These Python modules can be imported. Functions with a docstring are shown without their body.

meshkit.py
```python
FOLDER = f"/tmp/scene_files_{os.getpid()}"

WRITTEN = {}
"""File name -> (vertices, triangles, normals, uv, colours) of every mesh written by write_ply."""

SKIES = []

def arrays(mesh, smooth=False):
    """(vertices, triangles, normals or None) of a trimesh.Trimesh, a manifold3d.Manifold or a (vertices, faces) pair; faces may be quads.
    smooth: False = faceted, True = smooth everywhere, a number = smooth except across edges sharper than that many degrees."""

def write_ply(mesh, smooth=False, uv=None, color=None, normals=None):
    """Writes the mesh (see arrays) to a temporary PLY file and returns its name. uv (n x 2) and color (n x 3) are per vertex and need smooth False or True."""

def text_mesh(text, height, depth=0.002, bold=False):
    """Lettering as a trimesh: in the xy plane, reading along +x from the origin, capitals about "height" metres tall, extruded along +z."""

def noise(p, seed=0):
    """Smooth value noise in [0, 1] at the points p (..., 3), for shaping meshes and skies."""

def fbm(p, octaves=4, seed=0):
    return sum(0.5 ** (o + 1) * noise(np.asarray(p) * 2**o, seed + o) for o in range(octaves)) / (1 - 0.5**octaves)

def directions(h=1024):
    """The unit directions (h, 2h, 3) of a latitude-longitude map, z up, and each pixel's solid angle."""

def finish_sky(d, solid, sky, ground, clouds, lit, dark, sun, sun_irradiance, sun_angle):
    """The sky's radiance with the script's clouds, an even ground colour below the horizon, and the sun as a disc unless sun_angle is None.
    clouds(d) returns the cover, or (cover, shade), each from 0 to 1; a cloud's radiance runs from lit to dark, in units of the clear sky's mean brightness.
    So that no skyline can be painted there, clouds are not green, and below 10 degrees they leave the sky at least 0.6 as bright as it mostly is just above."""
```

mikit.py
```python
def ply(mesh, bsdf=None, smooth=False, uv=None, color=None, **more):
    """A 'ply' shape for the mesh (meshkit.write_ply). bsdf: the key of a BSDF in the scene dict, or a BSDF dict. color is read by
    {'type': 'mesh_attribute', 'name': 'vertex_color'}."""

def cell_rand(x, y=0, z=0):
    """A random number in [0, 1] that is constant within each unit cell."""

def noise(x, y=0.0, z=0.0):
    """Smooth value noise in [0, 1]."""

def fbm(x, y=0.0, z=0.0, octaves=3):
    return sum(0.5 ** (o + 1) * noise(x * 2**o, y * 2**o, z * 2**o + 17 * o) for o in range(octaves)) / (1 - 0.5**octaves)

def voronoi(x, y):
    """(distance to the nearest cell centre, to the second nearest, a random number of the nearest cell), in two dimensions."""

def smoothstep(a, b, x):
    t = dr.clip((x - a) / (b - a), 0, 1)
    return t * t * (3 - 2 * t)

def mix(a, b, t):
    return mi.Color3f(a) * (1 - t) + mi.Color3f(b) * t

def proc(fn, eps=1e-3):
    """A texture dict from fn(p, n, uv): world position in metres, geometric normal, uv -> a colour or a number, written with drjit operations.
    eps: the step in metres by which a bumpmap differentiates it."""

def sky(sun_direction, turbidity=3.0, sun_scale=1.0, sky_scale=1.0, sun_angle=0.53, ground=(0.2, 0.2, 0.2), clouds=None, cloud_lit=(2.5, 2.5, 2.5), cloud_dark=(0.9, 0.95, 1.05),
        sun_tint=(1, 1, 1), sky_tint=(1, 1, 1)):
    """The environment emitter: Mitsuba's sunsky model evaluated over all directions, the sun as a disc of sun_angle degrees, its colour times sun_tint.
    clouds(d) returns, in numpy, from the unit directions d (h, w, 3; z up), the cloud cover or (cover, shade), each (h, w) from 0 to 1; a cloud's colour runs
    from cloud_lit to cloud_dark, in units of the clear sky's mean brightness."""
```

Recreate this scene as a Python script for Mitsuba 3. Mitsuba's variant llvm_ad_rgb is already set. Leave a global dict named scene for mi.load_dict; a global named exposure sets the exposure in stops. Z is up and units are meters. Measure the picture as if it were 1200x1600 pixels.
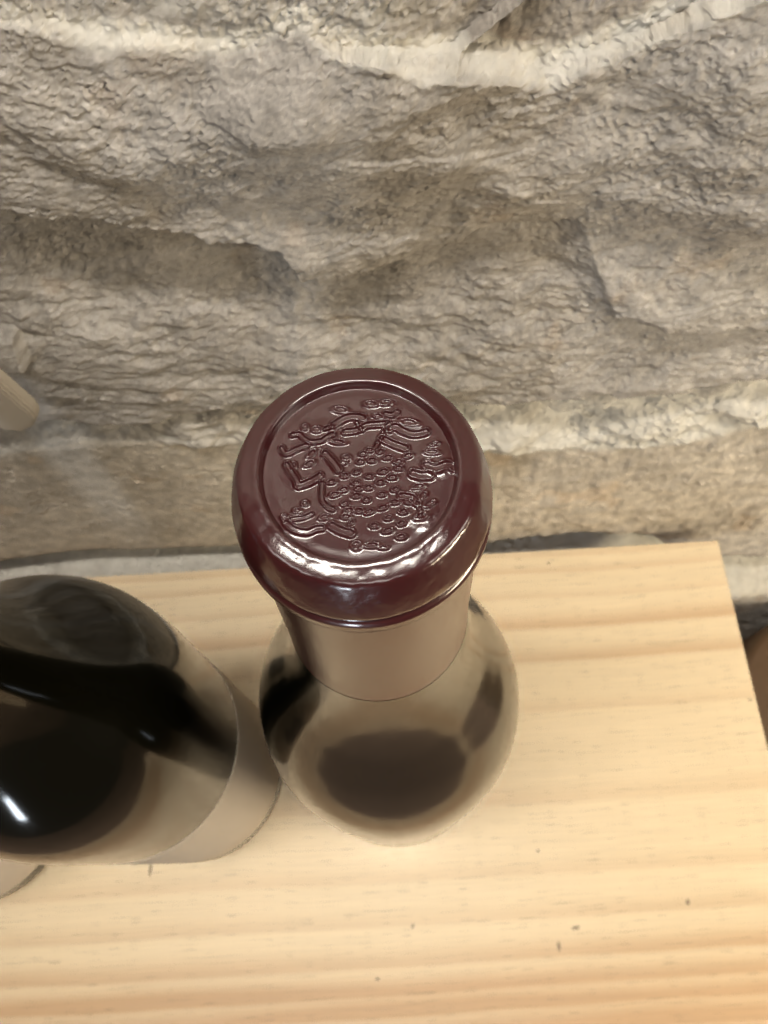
import math, numpy as np, trimesh, drjit as dr, mitsuba as mi, mikit
import meshkit
from scipy.interpolate import PchipInterpolator
from scipy.ndimage import map_coordinates
from scipy.spatial import cKDTree
from mikit import noise, fbm, smoothstep, mix, proc
T = mi.ScalarTransform4f
scene, labels = {}, {}

# ---------------------------------------------------------------- camera, light, exposure
CAM = np.array([0.00347, -0.13967, 0.38444])
FWD = np.array([-0.008066, 0.396121, -0.918163])
UP = np.array([0.058706, 0.916797, 0.395015])
scene['camera'] = {'type': 'thinlens', 'fov_axis': 'x', 'fov': math.degrees(2 * math.atan(600 / 1255.8)),
                   'to_world': T().look_at(origin=CAM.tolist(), target=(CAM + FWD).tolist(), up=UP.tolist()),
                   'aperture_radius': 0.00036, 'focus_distance': 0.117, 'near_clip': 0.005, 'far_clip': 60.0}
exposure = .84

def lamp(key, label, center, look_at, w, h, rgb, group=None):
    """A flat ceiling or cabinet lamp: a thin housing with a glowing diffuser facing look_at."""
    c, t = np.array(center, float), np.array(look_at, float)
    up = [0, 1, 0] if abs((t - c)[2]) > 0.9 * np.linalg.norm(t - c) else [0, 0, 1]
    tw = T().look_at(origin=c.tolist(), target=t.tolist(), up=up)
    q = trimesh.Trimesh([[-w/2, -h/2, .004], [w/2, -h/2, .004], [w/2, h/2, .004], [-w/2, h/2, .004]], [[0, 1, 2], [0, 2, 3]])
    labels[key] = {'label': label, 'category': 'lamp'}
    scene[key + '__diffuser'] = mikit.ply(q, 'lamp_white', to_world=tw, emitter={'type': 'area', 'radiance': {'type': 'rgb', 'value': list(rgb)}})
    scene[key + '__housing'] = mikit.ply(trimesh.creation.box([w + .02, h + .02, .03], T_(0, 0, -.016)), 'lamp_white', to_world=tw)

def T_(x, y, z):
    m = np.eye(4); m[:3, 3] = x, y, z
    return m

scene['lamp_white'] = {'type': 'diffuse', 'reflectance': {'type': 'rgb', 'value': [.75, .75, .72]}}
lamp('ceiling_lamp', 'ceiling lamp straight in front of the shelf, out of the frame', (0.10, -1.50, 1.60), (0, 0, .2), .9, .24, (3.3, 3.1, 2.9))
lamp('ceiling_lamp_001', 'ceiling lamp to the left of the shelf, out of the frame', (-1.35, -.85, 1.55), (0, 0, .2), .9, .24, (3.3, 3.1, 2.9))
lamp('ceiling_lamp_002', 'lower lamp to the right of the shelf, out of the frame', (1.35, -.70, .95), (0, 0, .05), .8, .24, (4.6, 4.2, 3.6))
lamp('strip_lamp', 'warm strip lamp beside the right end of the shelf, out of the frame', (0.47, -.33, .24), (0.19, .0, .03), .22, .05, (40, 33.5, 23))
lamp('cabinet_lamp', 'warm lamp high above the stone wall, out of the frame', (-.05, -.17, .95), (-.02, -.03, 0), .60, .06, (34, 31.8, 28.4))
lamp('window_pane', 'tall glazed door with cool daylight far in front of the shelf, out of the frame', (-.55, -2.6, -.45), (0, 0, .2), .17, .85, (15, 16.5, 18))
labels['window_pane']['category'] = 'window'
scene['room_glow'] = {'type': 'constant', 'radiance': {'type': 'rgb', 'value': [.04, .033, .027]}}

# ---------------------------------------------------------------- materials
def rgb(*c): return {'type': 'rgb', 'value': list(c)}
scene['glass_dark'] = {'type': 'roughplastic', 'diffuse_reflectance': rgb(.004, .004, .0025), 'int_ior': 1.58, 'alpha': .014, 'distribution': 'ggx', 'nonlinear': True}
scene['glass_olive'] = {'type': 'roughplastic', 'diffuse_reflectance': rgb(.005, .0045, .002), 'int_ior': 1.44, 'alpha': .012, 'distribution': 'ggx', 'nonlinear': True}
scene['foil_gloss'] = {'type': 'roughplastic', 'diffuse_reflectance': rgb(.135, .0105, .0145), 'int_ior': 2.0, 'alpha': .045, 'distribution': 'ggx', 'nonlinear': True}
scene['foil_satin'] = {'type': 'roughplastic', 'diffuse_reflectance': rgb(.135, .0105, .0145), 'int_ior': 2.0, 'alpha': .22, 'distribution': 'ggx', 'nonlinear': True}
scene['capsule_foil'] = {'type': 'blendbsdf', 'weight': .05, 'bsdf_a': {'type': 'ref', 'id': 'foil_gloss'}, 'bsdf_b': {'type': 'ref', 'id': 'foil_satin'}}
scene['paper'] = {'type': 'diffuse', 'reflectance': rgb(.44, .38, .31)}
scene['mat_metal'] = {'type': 'principled', 'base_color': rgb(.42, .37, .30), 'metallic': .25, 'roughness': .45}
scene['brown_glaze'] = {'type': 'principled', 'base_color': rgb(.075, .042, .02), 'roughness': .45, 'specular': .4}
scene['mat_counter'] = {'type': 'principled', 'base_color': rgb(.34, .235, .17), 'roughness': .6}
scene['rock'] = {'type': 'twosided', 'bsdf': {'type': 'principled', 'base_color': {'type': 'mesh_attribute', 'name': 'vertex_color'}, 'roughness': .55, 'specular': .35}}

GRAIN = [(-.0030, .0012, .35), (-.0117, .0011, .45), (-.0249, .0011, .35), (-.0394, .0020, .8), (-.0556, .0018, .5), (-.0790, .0016, .25), (-.1185, .0024, .30),
         (-.1480, .0018, .28), (-.1650, .0018, .40), (-.1800, .0021, .85), (-.1900, .0022, 1.0), (-.1975, .0022, .95), (-.2060, .003, .9), (-.2150, .003, .9), (-.224, .003, .8), (-.235, .003, .8), (-.25, .003, .7)]
FLECKS = [(.0814, -.0072, .0011, .0007), (.1203, -.1631, .0009, .0012), (.0715, -.1705, .0016, .0010), (.0633, -.1768, .0008, .0022), (-.1115, -.1377, .0008, .0040), (.0026, -.1664, .0007, .0011),
          (.0591, -.1399, .0008, .0007), (-.0133, -.1854, .0009, .0006), (.1659, -.0802, .0009, .0006)]
def pine(p, n, uv):
    x, y = p.x, p.y - 0.006 * p.x
    yy = y + .0035 * (noise(x * 9, y * 14, 3.1) - .5) + .0012 * (noise(x * 30, y * 60, 7.7) - .5) + .010 * (p.z) 
    late = mi.Float(0)
    for y0, w, a in GRAIN:
        d = yy - y0
        # a ring darkens slowly on one side and ends sharply on the other
        s = dr.select(d > 0, dr.exp(-dr.square(d / (w * 2.6))), dr.exp(-dr.square(d / (w * .8))))
        late = late + a * s * (.45 + 1.1 * noise(x * 9, y0 * 900, 1.3))
    late = dr.minimum(late, 1.1)
    fibre = fbm(x * 45, yy * 2600, 2.0, 3) - .5
    broad = fbm(x * 7, yy * 40, 5.0, 3) - .5
    c = mix((.59, .48, .325), (.42, .265, .145), .80 * late)
    c = c * (1 + .13 * fibre + .14 * broad)
    pore = smoothstep(.80, .90, noise(x * 120, yy * 3000, 9.0)) * .16
    c = c * (1 - pore)
    for fx, fy, a, b in FLECKS:
        r = dr.square((x - fx) / a) + dr.square((p.y - fy) / b) + 1.2 * (noise(x * 1500, p.y * 1500, 4.0) - .5)
        c = mix(c, (.12, .085, .055), .68 * (1 - smoothstep(.35, 1.3, r)))
    return c
scene['pine'] = {'type': 'bumpmap', 'arbitrary': {'type': 'proc', **{}} } if False else {'type': 'principled', 'base_color': proc(pine), 'roughness': .42, 'specular': .35}

# ---------------------------------------------------------------- helpers
def obj(key, mesh, bsdf, smooth=30, label=None, category=None, group=None, kind=None, **more):
    scene[key] = mikit.ply(mesh, bsdf, smooth, **more)
    tag(key, label, category, group, kind)
def tag(key, label=None, category=None, group=None, kind=None):
    d = {k: v for k, v in (('label', label), ('category', category), ('group', group), ('kind', kind)) if v}
    if d: labels[key] = d
def lathe(profile, n=160):
    """Closed surface of revolution about z from (r, z) pairs, bottom to top."""
    pr = np.array(profile, float)
    a = np.arange(n) * 2 * np.pi / n
    v = np.stack([pr[:, None, 0] * np.cos(a), pr[:, None, 0] * np.sin(a), np.repeat(pr[:, 1:2], n, 1)], -1).reshape(-1, 3)
    i, j = np.meshgrid(np.arange(len(pr) - 1), np.arange(n), indexing='ij')
    q = np.stack([i * n + j, i * n + (j + 1) % n, (i + 1) * n + (j + 1) % n, (i + 1) * n + j], -1).reshape(-1, 4)
    return v, np.vstack([q[:, [0, 1, 2]], q[:, [0, 2, 3]]])
def rounded_slab(poly_xy, z0, z1, bevel=.0015):
    """A flat slab whose upper and lower edges are rounded off in three small steps."""
    from shapely.geometry import Polygon
    P = Polygon(poly_xy); rings = []
    import manifold3d as m3
    out = m3.Manifold()
    parts = []
    for k in range(4):
        t = k * math.pi / 6
        o = bevel * (1 - math.cos(t)); h = bevel * (1 - math.sin(t))
        cs = m3.CrossSection([np.array(P.buffer(-o, join_style=1).exterior.coords)[:-1]], m3.FillRule.EvenOdd)
        parts.append(m3.Manifold.extrude(cs, (z1 - z0) - 2 * h).translate([0, 0, z0 + h]))
    return m3.Manifold.batch_boolean(parts, m3.OpType.Add)
def smoothnp(a, b, x):
    t = np.clip((x - a) / (b - a), 0, 1)
    return t * t * (3 - 2 * t)

# ---------------------------------------------------------------- setting: counter far below, stone wall
obj('counter', trimesh.creation.box([2.4, .88, .04], T_(0, -.40, -.36)), 'mat_counter', False, kind='structure')

def curve(pts):
    pts = np.array(pts); f = PchipInterpolator(pts[:, 0], pts[:, 1], extrapolate=False)
    return lambda x: f(np.clip(x, pts[0, 0], pts[-1, 0]))
JOINT_TOP = curve([(-.30, .285), (-.15, .279), (-.0726, .2829), (-.0667, .2799), (-.0595, .2792), (-.0432, .2756), (-.026, .2728), (-.0113, .2755), (.0062, .2697), (.0235, .266), (.0417, .2608), (.0546, .2645), (.0725, .2712), (.083, .2771), (.0925, .2809), (.14, .289), (.3, .28)])
BREAK = curve([(-.30, .236), (-.0962, .2432), (-.0864, .2383), (-.0613, .2298), (-.0325, .2204), (-.0225, .2180), (-.0165, .2068), (.0055, .2016), (.0233, .208), (.0401, .2153), (.0577, .2125), (.0650, .2016), (.0755, .1815), (.0905, .1758), (.1265, .1703), (.1453, .1734), (.3, .176)])
BED_MID = curve([(-.35, .144), (-.153, .1406), (-.1316, .1425), (-.088, .1374), (-.046, .1414), (.0081, .1373), (.0332, .1366), (.0601, .14), (.0943, .1383), (.1382, .1417), (.1597, .1434), (.35, .139)])
LEDGE_MID = curve([(-.35, .121), (-.164, .1201), (-.1434, .1174), (-.108, .1207), (-.0538, .1139), (.0381, .0997), (.0932, .0928), (.1257, .0969), (.1525, .1065), (.1751, .1112), (.35, .108)])
BED_LOW = curve([(-.4, .002), (-.2283, .0006), (-.1995, -.0014), (-.1535, .0061), (-.1151, .0034), (-.076, .0025), (.0, -.010), (.0531, -.0149), (.0895, -.0096), (.1349, -.0169), (.165, -.045), (.1978, -.0593), (.2207, -.0611), (.257, -.0672), (.4, -.06)])
LEDGE_LOW = curve([(-.4, -.030), (-.2, -.022), (-.10, -.018), (0, -.04), (.12, -.075), (.20, -.0997), (.2387, -.1052), (.4, -.10)])

def N(X, Z, sx, sz, seed, octaves=4):
    return meshkit.fbm(np.stack([X * sx, Z * sz, np.full_like(X, seed * 3.7)], -1), octaves, seed) - .5
_SPEC = {}
def R(X, Z, seed, slope, longest, shortest, ax=1.0, turn=0.0):
    """Fractal roughness of unit spread made from random waves between two wavelengths (m); ax stretches it along the bedding."""
    n, L = 1024, .256
    key = (seed, slope, longest, shortest)
    if key not in _SPEC:
        g = np.random.default_rng(seed)
        k = np.hypot(*np.meshgrid(np.fft.fftfreq(n, L / n), np.fft.rfftfreq(n, L / n), indexing='ij'))
        amp = np.where((k > 1 / longest) & (k < 1 / shortest), np.maximum(k, 1.0) ** -slope, 0)
        f = np.fft.irfft2(amp * np.exp(2j * np.pi * g.random(k.shape)), s=(n, n))
        _SPEC[key] = f / f.std()
    c, s = math.cos(turn), math.sin(turn)
    u, v = (X * c + Z * s) / ax, -X * s + Z * c
    return map_coordinates(_SPEC[key], [u * (n / L), v * (n / L)], order=1, mode='grid-wrap')

def wall_relief(X, Z):
    """How far the rough wall stands out (m) at (X, Z), which stone each point belongs to, and how much mortar lies on it."""
    wob = .0032 * N(X, Z, 70, 70, 1, 4)
    t1, t2, t3, t4, t5, t6 = (Z - c(X) + k * wob for c, k in ((JOINT_TOP, 1), (BREAK, 1.2), (BED_MID, .7), (LEDGE_MID, 1), (BED_LOW, .9), (LEDGE_LOW, 1)))
    jag = .0010 * R(X, Z, 34, 1.8, .025, .002, 1.5)
    t2, t1, t3 = t2 + jag, t1 + .7 * jag, t3 + .4 * jag
    left = smoothnp(.02, -.06, X)                       # towards the left the middle bed is filled and worn smooth
    h = np.zeros_like(X)
    # top stone, set back; its foot is a sloping, mortar-smeared ledge
    scoop = np.exp(-(((X - .062) / .034) ** 2 + ((Z - .296) / .020) ** 2)) + .7 * np.exp(-(((X + .075) / .02) ** 2 + ((Z - .288) / .006) ** 2))
    pale = smoothnp(.030, .004, X)                      # the top stone bulges out on the left, lies back in a smooth hollow on the right
    hA = -.0075 * (1 - pale) - .0028 * pale - .005 * scoop + .004 * N(X, Z, 40, 60, 2) + .0002 * R(X, Z, 3, 1.6, .012, .002, .6)
    hA = hA - pale * .0035 * smoothnp(.010, .030, t1)
    crest = (Z - .2657) - .75 * (X - .0208)             # a thin fin crossing the hollow
    hA = hA + .0035 * smoothnp(.0016, .0, np.abs(crest)) * smoothnp(.018, .024, X) * smoothnp(.05, .042, X)
    lw = 1 + .6 * np.clip(R(X, Z, 31, 2.0, .06, .004, 2.0), -1.5, 1.5)
    s1 = smoothnp(.0024, -.0012, t1 / lw)
    # big middle stone
    rough = .0028 * R(X, Z, 4, 2.6, .09, .006, 1.7) + .00012 * R(X, Z, 6, 1.6, .02, .002, 1.8, .15)
    hB = .001 + rough - .0018 * smoothnp(.245, .275, Z)
    chip = np.exp(-(((X + .016) / .0115) ** 4 + ((Z - .2605 - .1 * (X + .016)) / .0055) ** 4))
    hB = hB + .0028 * chip
    def flakes(seed, ax, turn, size, n):             # cleavage steps: small flat plates with broken edges
        q = R(X, Z, seed, 2.1, size, .0012, ax, turn) * n
        f = np.floor(q); u = q - f
        return (f + smoothnp(.0, .55, u)) / n
    hB = hB + .0004 * flakes(50, 1.8, .10, .03, 1.6) + .0009 * np.minimum(flakes(51, 2.2, -.12, .045, 1.2), .5)
    nub = smoothnp(.0062, .0042, np.abs(X + .1105)) * smoothnp(.0068, .0045, np.abs(Z - .184 + .2 * (X + .1105)))
    # below the break it falls back sharply, then swells out again in thin layers
    depth = .0165 * (.75 + .9 * N(X, Z, 25, 5, 8, 2)) * (1 - .55 * smoothnp(.095, .14, X))
    span = np.maximum(BREAK(X) - BED_MID(X), .02)
    back = np.clip(-t2 / span, 0, 1)
    depth = depth * (.15 + .85 * smoothnp(.074, .048, X)) * (.62 + .38 * smoothnp(-.012, -.03, X) + .25 * smoothnp(.01, .03, X))
    lam = .0004 * R(X, Z, 9, 1.7, .03, .0016, 3.2, -.07) + .0001 * R(X, Z, 10, 1.5, .012, .0015, 3.0, .05)
    lam = lam + .0004 * flakes(52, 2.6, .04, .022, 1.7) + .0002 * flakes(53, 2.6, -.05, .010, 1.5)
    hC = .001 - depth * (1 - smoothnp(.18, .72, back)) + .0022 * smoothnp(.3, .9, back) + lam * (.35 + .65 * smoothnp(.15, .5, back)) + .004 * N(X, Z, 38, 60, 11, 4) 
    hC = hC + .0015 * smoothnp(.55, .92, back) * (1 - left)
    sharp = .0014 + .004 * smoothnp(.03, -.02, np.abs(X - .03) - .03)
    s2 = smoothnp(.0022, -.0022, t2)
    hMid = hB * (1 - s2) + hC * s2 + .0055 * nub
    # middle bed: recessed mortar that slopes out again to the lower stone
    g = np.clip(-t3 / np.maximum(BED_MID(X) - LEDGE_MID(X), .008), 0, 1.15)
    deepM = -.018 * (1 - left) - .0045 * left
    bump = .0021 * R(X, Z, 13, 2.0, .05, .004, 1.8) + .0003 * R(X, Z, 14, 1.6, .012, .002, 1.5)
    hM = -.0040 * (1 - left) - .0035 * left - .0085 * (1 - left) * smoothnp(.26, .08, g) + (.0065 * (1 - left) + .0045 * left) * smoothnp(.32, 1.0, g) + bump * smoothnp(.0, .3, g)
    s3 = smoothnp(.0008, -.0010, t3)
    # lower stone: sawn-smooth face with faint upright streaks
    streak = .0030 * N(X, Z, 70, 22, 15, 4) + .0014 * N(X, Z, 300, 70, 16, 3) + .0042 * np.maximum(N(X, Z, 110, 80, 17, 2) - .02, 0)
    hD = .0015 + streak * (.35 + .65 * smoothnp(-.08, .03, X)) + .003 * N(X, Z, 14, 14, 18, 2)
    hD = hD - .0035 * smoothnp(.012, .0, t5)
    s4 = smoothnp(.004, -.003, t4)
    # low bed: a dark gap, then a light ledge on the footing stone
    g6 = np.clip(-t5 / np.maximum(BED_LOW(X) - LEDGE_LOW(X), .008), 0, 1.2)
    hE = -.020 + .030 * smoothnp(.45, 1.05, g6) + .0035 * N(X, Z, 60, 90, 19, 4)
    s5 = smoothnp(.0012, -.0012, t5)
    hF = .011 + .005 * N(X, Z, 50, 70, 20, 4) + .0015 * N(X, Z, 300, 400, 21, 3)
    s6 = smoothnp(.004, -.003, t6)
    h = hA * (1 - s1) + hMid * s1
    h = h * (1 - s3) + hM * s3
    h = h * (1 - s4) + hD * s4
    h = h * (1 - s5) + hE * s5
    h = h * (1 - s6) + hF * s6
    zone = np.select([t6 < 0, t5 < 0, t4 < 0, t3 < 0, t1 < 0, t1 < .004], [5, 4, 3, 2, 1, 4], 0)
    mort = np.clip(.8 * smoothnp(.006, .003, t1) * smoothnp(-.002, .001, t1) + .45 * smoothnp(.03, .0, X) * smoothnp(.004, .008, t1) + s3 * smoothnp(.2, .45, g) * smoothnp(-.004, .002, t4) * (1 - .75 * left) + s5 * smoothnp(.3, .6, g6) * (1 - s6), 0, 1)
    return h, zone, mort

def wall_colour(V, zone, mort, grain):
    """Base colours of the stone itself: grey-brown schist with paler and rusty patches, cream mortar."""
    S = lambda k, seed, o=4: meshkit.fbm(V * np.array([k, k, k * .75]) + seed, o, seed) - .5
    a = np.clip(.5 + 1.6 * S(35, 22), 0, 1)[..., None]
    b = np.clip(.5 + 1.8 * S(240, 23), 0, 1)[..., None]
    c = np.array([.205, .193, .180]) * (1 - a) + np.array([.295, .282, .266]) * a
    c = c * (.78 + .44 * b)
    rust = np.clip(3 * (S(60, 24) - .15), 0, .25)[..., None]
    c = c * (1 - rust) + np.array([.30, .22, .145]) * rust
    tint = np.array([[.22, .19, .155], [.30, .28, .255], [.43, .405, .36], [.57, .52, .43], [.55, .51, .43], [.44, .43, .41]])[zone]
    c = c * .55 + c * tint / .29 * .45
    grit = grain[..., None]
    c = c * (1 + .17 * grit * np.where(zone == 3, .75, 1)[..., None])
    m = (np.clip(mort * (.6 + 2.4 * np.clip(.25 + S(170, 26), 0, 1)), 0, 1) * (mort > .02))[..., None]
    return np.clip(c * (1 - m) + np.array([.43, .41, .365]) * m * (.9 + .2 * b), .02, .85)

STONE = {0: 'stone', 1: 'stone_001', 2: 'mortar', 3: 'stone_002', 4: 'mortar_001', 5: 'stone_003'}
WALL_Y = .010
def sheet(X, Z, keep=None, back=0.0, suffix=''):
    h, zone, mort = wall_relief(X, Z)
    V = np.stack([X, WALL_Y - h + back, Z], -1)
    # crystalline grain: solid noise in three dimensions pushed out along the surface normal, so that ledges are as gritty as faces
    du, dv = np.gradient(V, axis=1), np.gradient(V, axis=0)
    nn = np.cross(du, dv); nn /= np.linalg.norm(nn, axis=-1, keepdims=True) + 1e-20
    A = np.array([[.80, .45, -.40], [-.36, .89, .28], [.48, -.08, .87]])
    def facets(seed, size, tilt):                   # broken crystal faces: every cell its own height and slope
        g = np.random.default_rng(seed)
        P = V.reshape(-1, 3); q = P * [1, 1, 1.7]
        area = np.linalg.norm(np.cross(du, dv), axis=-1).sum()
        pick = g.choice(len(P), int(min(area / size ** 2 * 1.7, 160000)), replace=False, p=(w := np.linalg.norm(np.cross(du, dv), axis=-1).ravel()) / w.sum())
        _, k = cKDTree(q[pick]).query(q)
        d = (q - q[pick][k]) / size
        return (g.standard_normal(len(pick))[k] * .55 + tilt * (d * g.standard_normal((len(pick), 3))[k]).sum(1)).reshape(X.shape)
    f1 = f2 = 0 * X
    if not suffix: f1, f2 = facets(71, .0028, .9), facets(72, .0012, .8)
    g0 = np.clip(meshkit.noise(V @ A.T * [250, 250, 330] + 3.3, 60) - .45, 0, 1) ** 1.5
    g1 = np.abs(meshkit.noise(V @ A * [620, 620, 850], 61) - .5) * 2
    g2 = meshkit.noise(V @ A.T * 1250, 62) - .5
    g3 = meshkit.noise(V @ A * 2300 + 9.1, 63) - .5
    patch = np.clip(.75 + 1.6 * N(X, Z, 60, 90, 64, 2), .25, 1.4)
    patch = patch + .5 * np.clip(mort, 0, 1)
    smooth_face = np.where(zone == 3, .85, 1.0) * np.where((zone == 0) & (X > .02), .6, 1.0)
    grain = np.clip(.5 * f2 + 1.2 * g2 + 1.6 * g3, -2, 2.4)
    if not suffix: V = V + nn * ((.0016 * g0 + .00014 * f1 + .00017 * f2 - .00008 * g1 + .00020 * g2 + .00024 * g3) * patch * smooth_face)[..., None]
    col = wall_colour(V, zone, mort, grain).reshape(-1, 3)
    V = V.reshape(-1, 3)
    nz, nx = X.shape
    i, j = np.meshgrid(np.arange(nz - 1), np.arange(nx - 1), indexing='ij')
    a = (i * nx + j).ravel()
    F = np.stack([np.stack([a, a + 1, a + nx + 1], 1), np.stack([a, a + nx + 1, a + nx], 1)], 1)
    n = np.zeros_like(V)
    for t in (0, 1):
        fn = np.cross(V[F[:, t, 1]] - V[F[:, t, 0]], V[F[:, t, 2]] - V[F[:, t, 0]])
        for k in range(3): np.add.at(n, F[:, t, k], fn)
    n /= np.linalg.norm(n, axis=1, keepdims=True) + 1e-20
    z_of = zone.reshape(-1)[a]
    ok = np.ones(len(a), bool) if keep is None else keep(V[a])
    for zid, name in STONE.items():
        f = F[(z_of == zid) & ok].reshape(-1, 3)
        if not len(f): continue
        used, inv = np.unique(f, return_inverse=True)
        path = meshkit.write_ply((V[used], inv.reshape(-1, 3)), False, None, col[used], normals=n[used])
        scene['stone_wall__' + name + suffix] = {'type': 'ply', 'filename': path, 'face_normals': False, 'bsdf': {'type': 'ref', 'id': 'rock'}}

half = PchipInterpolator([-.20, -.08, .0, .1, .2, .32], [.36, .27, .235, .195, .145, .105])
zz = np.concatenate([np.arange(-.19, .0, .0007), np.arange(.0, .10, .00045), np.arange(.10, .318, .00032)])
uu = np.linspace(-1, 1, 760)
Xf = .012 + uu[None, :] * half(zz)[:, None]
Zf = np.repeat(zz[:, None], len(uu), 1)
hc = wall_relief(Xf[:, ::8], Zf[:, ::8])[0]           # rows are spread evenly along the relief, so that sloping ledges get their share
arc = np.cumsum(np.sqrt(1 + np.clip(np.gradient(hc, axis=0) / np.gradient(zz)[:, None], -4, 4) ** 2) * np.gradient(zz)[:, None] / np.interp(zz, [-.19, 0, .1, .318], [.0007, .0005, .00042, .00030])[:, None], 0)
arc = np.stack([np.interp(np.arange(len(uu)), np.arange(0, len(uu), 8), r) for r in arc])
arc = (arc - arc[0]) / (arc[-1] - arc[0])
Zf = np.stack([np.interp(np.linspace(0, 1, len(zz)), arc[:, k], zz) for k in range(len(uu))], 1)
Xf = .012 + uu[None, :] * half(Zf)
sheet(Xf, Zf)
xs, zs = np.arange(-.70, .701, .004), np.arange(-.338, .56, .004)
Xc, Zc = np.meshgrid(xs, zs)
sheet(Xc, Zc, lambda v: ~((v[:, 2] > -.182) & (v[:, 2] < .312) & (np.abs(v[:, 0] - .012) < half(np.clip(v[:, 2], -.19, .318)) - .005)), back=.0006, suffix='_far')
obj('stone_wall__core', trimesh.creation.box([1.5, .2, 1.25], T_(0, .16, -.07)), 'mat_counter', False)
tag('stone_wall', 'rough grey-brown natural stone wall with cream mortar behind the shelf', 'stone wall')

# ---------------------------------------------------------------- shelf
XR = .1684
obj('pine_shelf', rounded_slab([(-.62, -.237), (XR + .002, -.237), (XR, 0), (-.62, 0)], -.02, 0, .0012), 'pine', 35,
    'pale pine shelf board with tan grain lines under the bottles', 'shelf board')

# ---------------------------------------------------------------- bottles
BY = -.09757
PROFILE = [(0, .004), (.018, .0035), (.026, .0005), (.031, 0), (.0345, .0008), (.0366, .003), (.0374, .0065), (.0375, .012), (.0375, .06), (.0375, .110), (.0375, .128)]
neck = PchipInterpolator([0.128, 0.1404, 0.1524, 0.1636, 0.1741, 0.1846, 0.1952, 0.2061, 0.2181, 0.231, 0.2458, 0.2965], [0.0375, 0.03734, 0.03668, 0.03533, 0.03298, 0.02962, 0.02567, 0.0219, 0.01888, 0.01693, 0.01584, 0.015])
PROFILE += [(float(neck(z)), z) for z in np.linspace(.130, .2965, 90)] + [(.010, .2972), (0, .2972)]
BOTTLE = mikit.ply(lathe(PROFILE, 200), 'glass_dark', 40)
square = PchipInterpolator([.140, .1537, .1613, .1703, .1782, .1858, .1928, .1986, .2047, .2121, .2217, .2326, .2492, .2965], [.0375, .0374, .0372, .0365, .0352, .0330, .0300, .0270, .0240, .0210, .0184, .0168, .0159, .0150])
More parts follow.
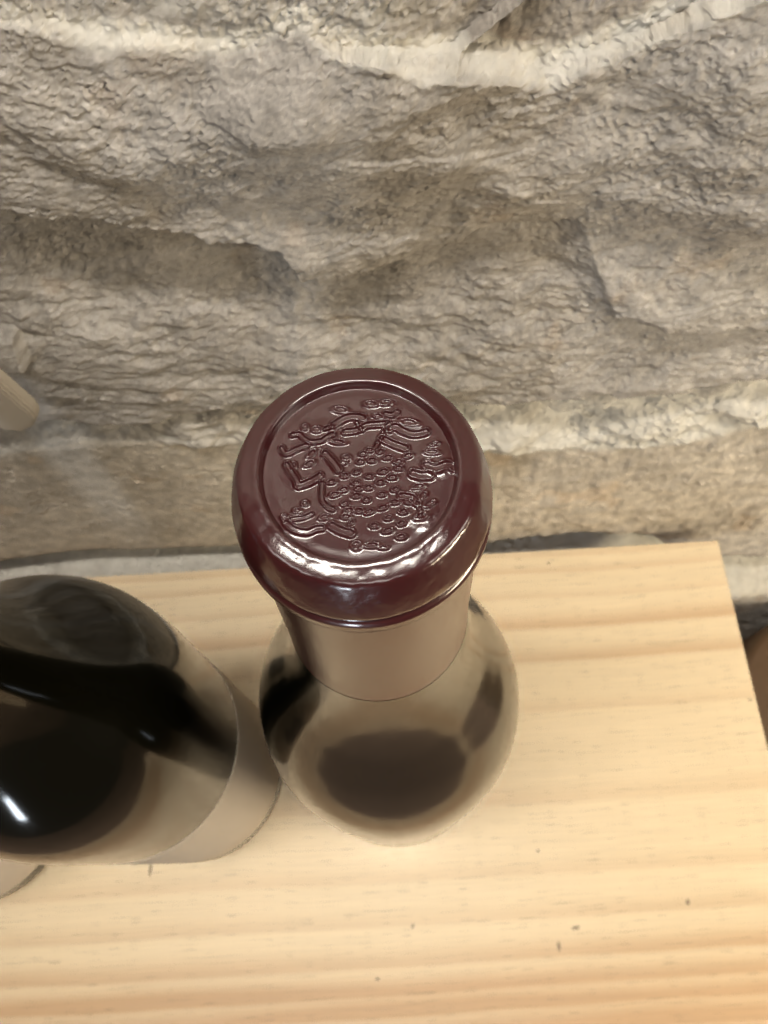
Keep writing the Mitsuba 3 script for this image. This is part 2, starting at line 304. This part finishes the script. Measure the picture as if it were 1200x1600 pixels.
SQUARE = mikit.ply(lathe(PROFILE[:11] + [(float(square(z)), z) for z in np.linspace(.141, .2965, 90)] + [(.010, .2972), (0, .2972)], 200), 'glass_olive', 40)

CAP_LO = .2405
cp = [(float(neck(CAP_LO)) + .00002, CAP_LO - .0001), (float(neck(CAP_LO)) + .00042, CAP_LO)]
for z in np.linspace(CAP_LO, .2848, 40): cp.append((float(neck(z)) + .00045, z + .0001))
cp += [(.0156, .2860), (.0162, .2866), (.0164, .2874), (.01655, .2886), (.01655, .2898), (.01635, .2904), (.01585, .2911), (.01580, .2915), (.01622, .2921), (.01630, .2927), (.01615, .2938),
       (.01585, .2950), (.01550, .2962), (.01510, .2974), (.01472, .2984), (.01440, .29905), (.01405, .29940), (.01365, .29960), (.01320, .29975), (.01270, .29990), (.01230, .30005), (.01195, .30010), (.01174, .3000), (.01161, .2998), (.01152, .2995)]
cpr = np.array(cp)
d = np.r_[0, np.cumsum(np.linalg.norm(np.diff(cpr, axis=0), axis=1))]
s_ = np.unique(np.r_[np.linspace(0, d[40], 60), np.linspace(d[40], d[-1], 130)])
cpr = np.stack([PchipInterpolator(d, cpr[:, 0])(s_), PchipInterpolator(d, cpr[:, 1])(s_)], 1)
cv, cf = lathe(cpr, 420)
rr = np.linalg.norm(cv[:, :2], axis=1)
# foil: slight hammering of the shoulder of the rim, creases on the front
crinkle = meshkit.fbm(cv * 260, 3, 41) - .5
crinkle2 = meshkit.fbm(cv * np.array([900, 900, 500]), 3, 42) - .5
w_rim = smoothnp(.288, .296, cv[:, 2]) * smoothnp(.0114, .0122, rr)
front = smoothnp(-.2, -.7, cv[:, 1] / rr) 
disp = (.00022 * crinkle + .00009 * crinkle2 * (.4 + front)) * w_rim + .00006 * crinkle * smoothnp(.24, .25, cv[:, 2])
nrm = trimesh.Trimesh(cv, cf, process=False).vertex_normals
cv = cv + nrm * disp[:, None]
CAPSULE = mikit.ply((cv, cf), 'capsule_foil', True)

# embossed emblem of grapes and vine leaves, in millimetres about the axis
LINES=[([(-2.78,6.28),(-0.72,7.32),(0.83,6.97)],0.38),([(-3.81,5.76),(-2.94,6.12)],0.22),([(-1.41,5.27),(-0.17,5.36),(1.41,6.01),(2.58,6.02),(3.74,6.03)],0.34),([(-7.77,5.26),(-7.0,5.3),(-6.31,4.6),(-5.39,4.04),(-4.38,4.14),(-3.52,4.66),(-2.82,4.94)],0.26),([(-9.02,3.53),(-8.4,2.76),(-7.25,3.25),(-6.09,3.68)],0.3),([(-3.88,2.47),(-3.07,1.46),(-2.34,0.21)],0.38),([(-8.41,1.23),(-7.8,0.08),(-7.28,-0.83),(-7.06,-1.55),(-5.78,-1.16),(-4.55,-0.37)],0.34),([(-4.35,-1.4),(-4.39,-3.19),(-3.96,-4.21),(-3.16,-4.79)],0.26),([(-8.58,-6.2),(-7.33,-7.17),(-6.16,-7.46),(-5.06,-7.09),(-4.47,-7.05)],0.3),([(-7.91,-5.79),(-6.8,-5.71),(-5.62,-5.33)],0.22),([(-3.29,-6.81),(-2.28,-7.47),(-1.13,-7.91)],0.38),([(4.84,-3.68),(5.79,-3.88),(6.62,-4.7)],0.38),([(3.58,7.3),(4.27,7.17),(4.92,7.56)],0.3),([(3.85,5.27),(4.64,5.56),(5.61,4.91),(6.89,4.41),(8.3,4.65)],0.38),([(3.02,4.08),(4.28,3.26),(5.69,2.6)],0.38),([(6.38,-0.81),(7.55,-1.19),(8.23,-1.16)],0.45),([(8.03,0.12),(9.13,-0.35),(10.44,0.05),(11.1,-0.23)],0.45),([(6.62,-4.7),(6.91,-5.86),(6.65,-6.44)],0.22),([(0.03,6.51),(0.68,5.3)],0.19),([(3.73,5.87),(3.13,4.81),(2.62,3.86),(2.11,2.91)],0.22)]
ELLIPSES=[(-1.86,8.34,0.82,0.38,-10),(-2.31,3.93,0.82,0.3,-8),(-6.21,6.17,0.38,0.38,0),(-4.82,5.74,0.53,0.38,0),(-5.49,2.58,0.6,0.3,45),(-5.74,1.22,0.6,0.3,25),(-1.38,1.75,0.45,0.38,0),(-1.71,1.13,0.38,0.3,0),(-6.34,-3.91,0.38,0.3,0),(-7.24,-4.78,0.45,0.3,0),(-8.73,-5.44,0.38,0.3,0),(-4.15,-5.79,0.53,0.3,15),(6.85,-2.56,0.67,0.3,8),(7.36,-3.75,0.53,0.3,40),(8.02,-4.86,0.67,0.3,25),(6.87,-6.37,0.67,0.38,15),(-0.6,-9.41,0.53,0.45,0),(1.14,-9.51,0.75,0.3,0),(2.42,-9.88,0.45,0.22,0),(1.85,8.86,0.75,0.38,-8),(3.74,8.91,0.67,0.38,5),(2.7,7.02,0.6,0.3,-20),(6.3,6.03,1.05,0.38,-12),(9.16,2.87,0.53,0.22,10),(8.76,1.76,0.75,0.3,-5),(8.07,0.68,0.45,0.22,0),(-1.08,-6.66,0.38,0.22,40),(-7.57,1.09,0.3,0.38,0)]
GRAPES=[(-3.22,-1.32),(-1.61,-0.63),(-0.37,-1.65),(-1.82,-2.42),(-2.89,-2.97),(-0.36,-3.28),(-1.73,-4.19),(0.81,-3.89),(-0.14,-5.2),(1.03,-5.42),(-1.64,-5.87),(1.1,-2.36),(-0.24,-0.23),(1.25,-0.88),(2.93,-0.36),(3.94,-1.2),(2.48,-1.75),(1.25,-2.44),(4.15,-2.78),(2.62,-3.31),(3.98,-4.39),(2.61,-4.99),(4.93,-5.66),(3.2,-6.31),(4.62,-7.07),(1.54,-7.18),(3.04,-7.86),(4.52,-8.69),(1.4,2.55),(2.69,2.3),(1.64,1.16),(3.56,1.44),(5.93,1.53),(4.76,-0.08),(4.01,-1.29),(0.62,2.11),(0.27,1.08),(2.87,-0.19),(4.74,0.81),(-1.32,-5.13),(5.75,-4.49),(-0.1,-2.37)]
LEAVES=[(-4.83,4.99,1.95,1.65),(-6.96,1.05,1.65,2.1),(-6.65,-5.41,2.25,1.95),(8.91,0.79,1.95,1.8),(6.59,-5.23,1.5,1.95),(2.83,7.86,1.65,1.35),(1.01,-2.82,4.35,5.62)]

def emblem(R=.01156, n=340, m=760):
    r = np.r_[np.linspace(0, 1, n)] * R
    a = np.arange(m) * 2 * np.pi / m
    X, Y = r[:, None] * np.cos(a) * 1e3, r[:, None] * np.sin(a) * 1e3
    H = np.zeros_like(X)
    def raise_(d, w, height):                # a rounded ridge: d = distance from its spine in units of its half width
        return height * np.exp(-((d - .92) / .42) ** 2) + np.where(d < .92, -.30 * height * smoothnp(.95, .5, d), 0)
    for pts, w in LINES:
        p = np.array(pts); k = np.linspace(0, 1, len(p)); kk = np.linspace(0, 1, 24)
        q = np.stack([PchipInterpolator(k, p[:, 0])(kk), PchipInterpolator(k, p[:, 1])(kk)], 1)
        dist = np.full_like(X, 9.0)
        for (x0, y0), (x1, y1) in zip(q[:-1], q[1:]):
            ux, uy = x1 - x0, y1 - y0
            t = np.clip(((X - x0) * ux + (Y - y0) * uy) / (ux * ux + uy * uy + 1e-12), 0, 1)
            dist = np.minimum(dist, np.hypot(X - x0 - t * ux, Y - y0 - t * uy))
        H = np.maximum(H, raise_(dist / (w * 1.25), w, .36))
    for x, y, ea, eb, deg in ELLIPSES:
        c, s = math.cos(math.radians(deg)), math.sin(math.radians(deg))
        u, v = (X - x) * c + (Y - y) * s, -(X - x) * s + (Y - y) * c
        H = np.maximum(H, raise_(np.hypot(u / ea, v / eb) * .85, 1, .27))
    kept = []
    for x, y in GRAPES:
        if all(math.hypot((x - a) * .75, y - b) > .62 for a, b in kept): kept.append((x, y))
    for i, (x, y) in enumerate(kept):
        c, s = math.cos(.15 * math.sin(i * 2.3) + .12), math.sin(.15 * math.sin(i * 2.3) + .12)
        u, v = (X - x) * c + (Y - y) * s, -(X - x) * s + (Y - y) * c
        H = np.maximum(H, raise_(np.hypot(u / (.55 + .07 * math.sin(i * 5.1)), v / .34), 1, .30))
    L = np.zeros_like(X)
    for x, y, ea, eb in LEAVES[:-1]:
        L = np.maximum(L, .17 * smoothnp(1.7, .7, np.hypot((X - x) / ea, (Y - y) / eb) + .5 * (meshkit.fbm(np.stack([X * .9, Y * .9, X * 0 + x], -1), 3, 43) - .5)))
    x, y, ea, eb = LEAVES[-1]
    L = np.maximum(L, .10 * smoothnp(1.25, .9, np.hypot((X - x) / ea, (Y - y) / eb)))
    H = H + L + .05 * (meshkit.fbm(np.stack([X * .35, Y * .35, X * 0], -1), 3, 44) - .5)
    rn = r[:, None] / R
    H = H * smoothnp(1.0, .93, rn)
    Z = .29915 + H * 1e-3 + .00042 * smoothnp(.97, 1.0, rn) - .00010 * smoothnp(.86, .96, rn) * smoothnp(1.0, .97, rn)
    v = np.stack([X * 1e-3, Y * 1e-3, Z], -1).reshape(-1, 3)
    i, j = np.meshgrid(np.arange(n - 1), np.arange(m), indexing='ij')
    q = np.stack([i * m + j, (i + 1) * m + j, (i + 1) * m + (j + 1) % m, i * m + (j + 1) % m], -1).reshape(-1, 4)
    return v, np.vstack([q[:, [0, 1, 2]], q[:, [0, 2, 3]]])
EMBLEM = mikit.ply(emblem(), 'capsule_foil', True)

def label_mesh(z0, z1, a0, a1, r=.03772, n=90):
    """A paper label: a thin shell round part of the body, 0.15 mm thick."""
    a = np.linspace(a0, a1, n)
    v = []
    for rad in (r, r - .00018):
        for z in (z0, z1): v.append(np.stack([rad * np.cos(a), rad * np.sin(a), np.full(n, z)], 1))
    v = np.concatenate(v); k = np.arange(n - 1); f = []
    def quad(A, B): f.append(np.stack([A + k, A + k + 1, B + k + 1, B + k], 1))
    quad(0, n); quad(3 * n, 2 * n); quad(n, 3 * n); quad(2 * n, 0)
    q = np.concatenate(f)
    q = np.vstack([q, [[0, n, 3 * n, 2 * n], [n - 1, 3 * n - 1, 4 * n - 1, 2 * n - 1]]])
    return v, np.vstack([q[:, [0, 1, 2]], q[:, [0, 2, 3]]])
LABEL = mikit.ply(label_mesh(.014, .108, -2.4, 1.9), 'paper', 30)
def bottle(key, x, y, turn, label, paper=True, glass=BOTTLE):
    tw = T().translate([x, y, .0004]).rotate([0, 0, 1], turn)
    tag(key, label, 'wine bottle', 'dark wine bottles on the shelf')
    parts = [('glass', glass), ('capsule', CAPSULE), ('capsule__emblem', EMBLEM)]
    if paper: parts += [('paper_label', LABEL)]
    for name, shape in parts:
        scene[f'{key}__{name}'] = {**shape, 'to_world': tw}
bottle('wine_bottle', 0, BY, 0, 'dark wine bottle with the embossed maroon capsule, in the middle of the picture', False)
bottle('wine_bottle_001', -.0896, -.0993, -10, 'dark glossy wine bottle with a pale paper label, just left of the embossed capsule', glass=SQUARE)
bottle('wine_bottle_002', -.185, -.111, -10, 'wine bottle at the left edge, only the foot of its pale label in view', glass=SQUARE)

# ---------------------------------------------------------------- bar by the wall, brown crock beyond the shelf end
bar = rounded_slab([(-.160, .300), (-.118, .300), (-.1111, .2415), (-.1016, .1790), (-.1018, .1745), (-.1050, .1700), (-.1100, .1672), (-.1150, .1690), (-.1220, .1850)], 0, .006, .0018)
bm = bar.to_mesh(); bv = bm.vert_properties[:, :3]
bv = np.stack([bv[:, 0], -.012 + bv[:, 2], bv[:, 1]], 1)
obj('metal_bar', (bv, bm.tri_verts[:, ::-1]), 'mat_metal', 40, 'rounded lower end of a pale grey metal bar before the wall at the left edge', 'metal bar')
crock = [(0, -.34), (.058, -.34), (.062, -.336), (.0645, -.30), (.0655, -.20), (.0655, -.125), (.0652, -.108), (.064, -.1035), (.0615, -.1008), (.058, -.1), (.03, -.0992), (0, -.099)]
obj('brown_crock', (lambda vf: (vf[0] + [.262, -.077, 0], vf[1]))(lathe(crock, 120)), 'brown_glaze', 40, 'round brown lidded crock standing lower, past the right end of the shelf', 'crock')
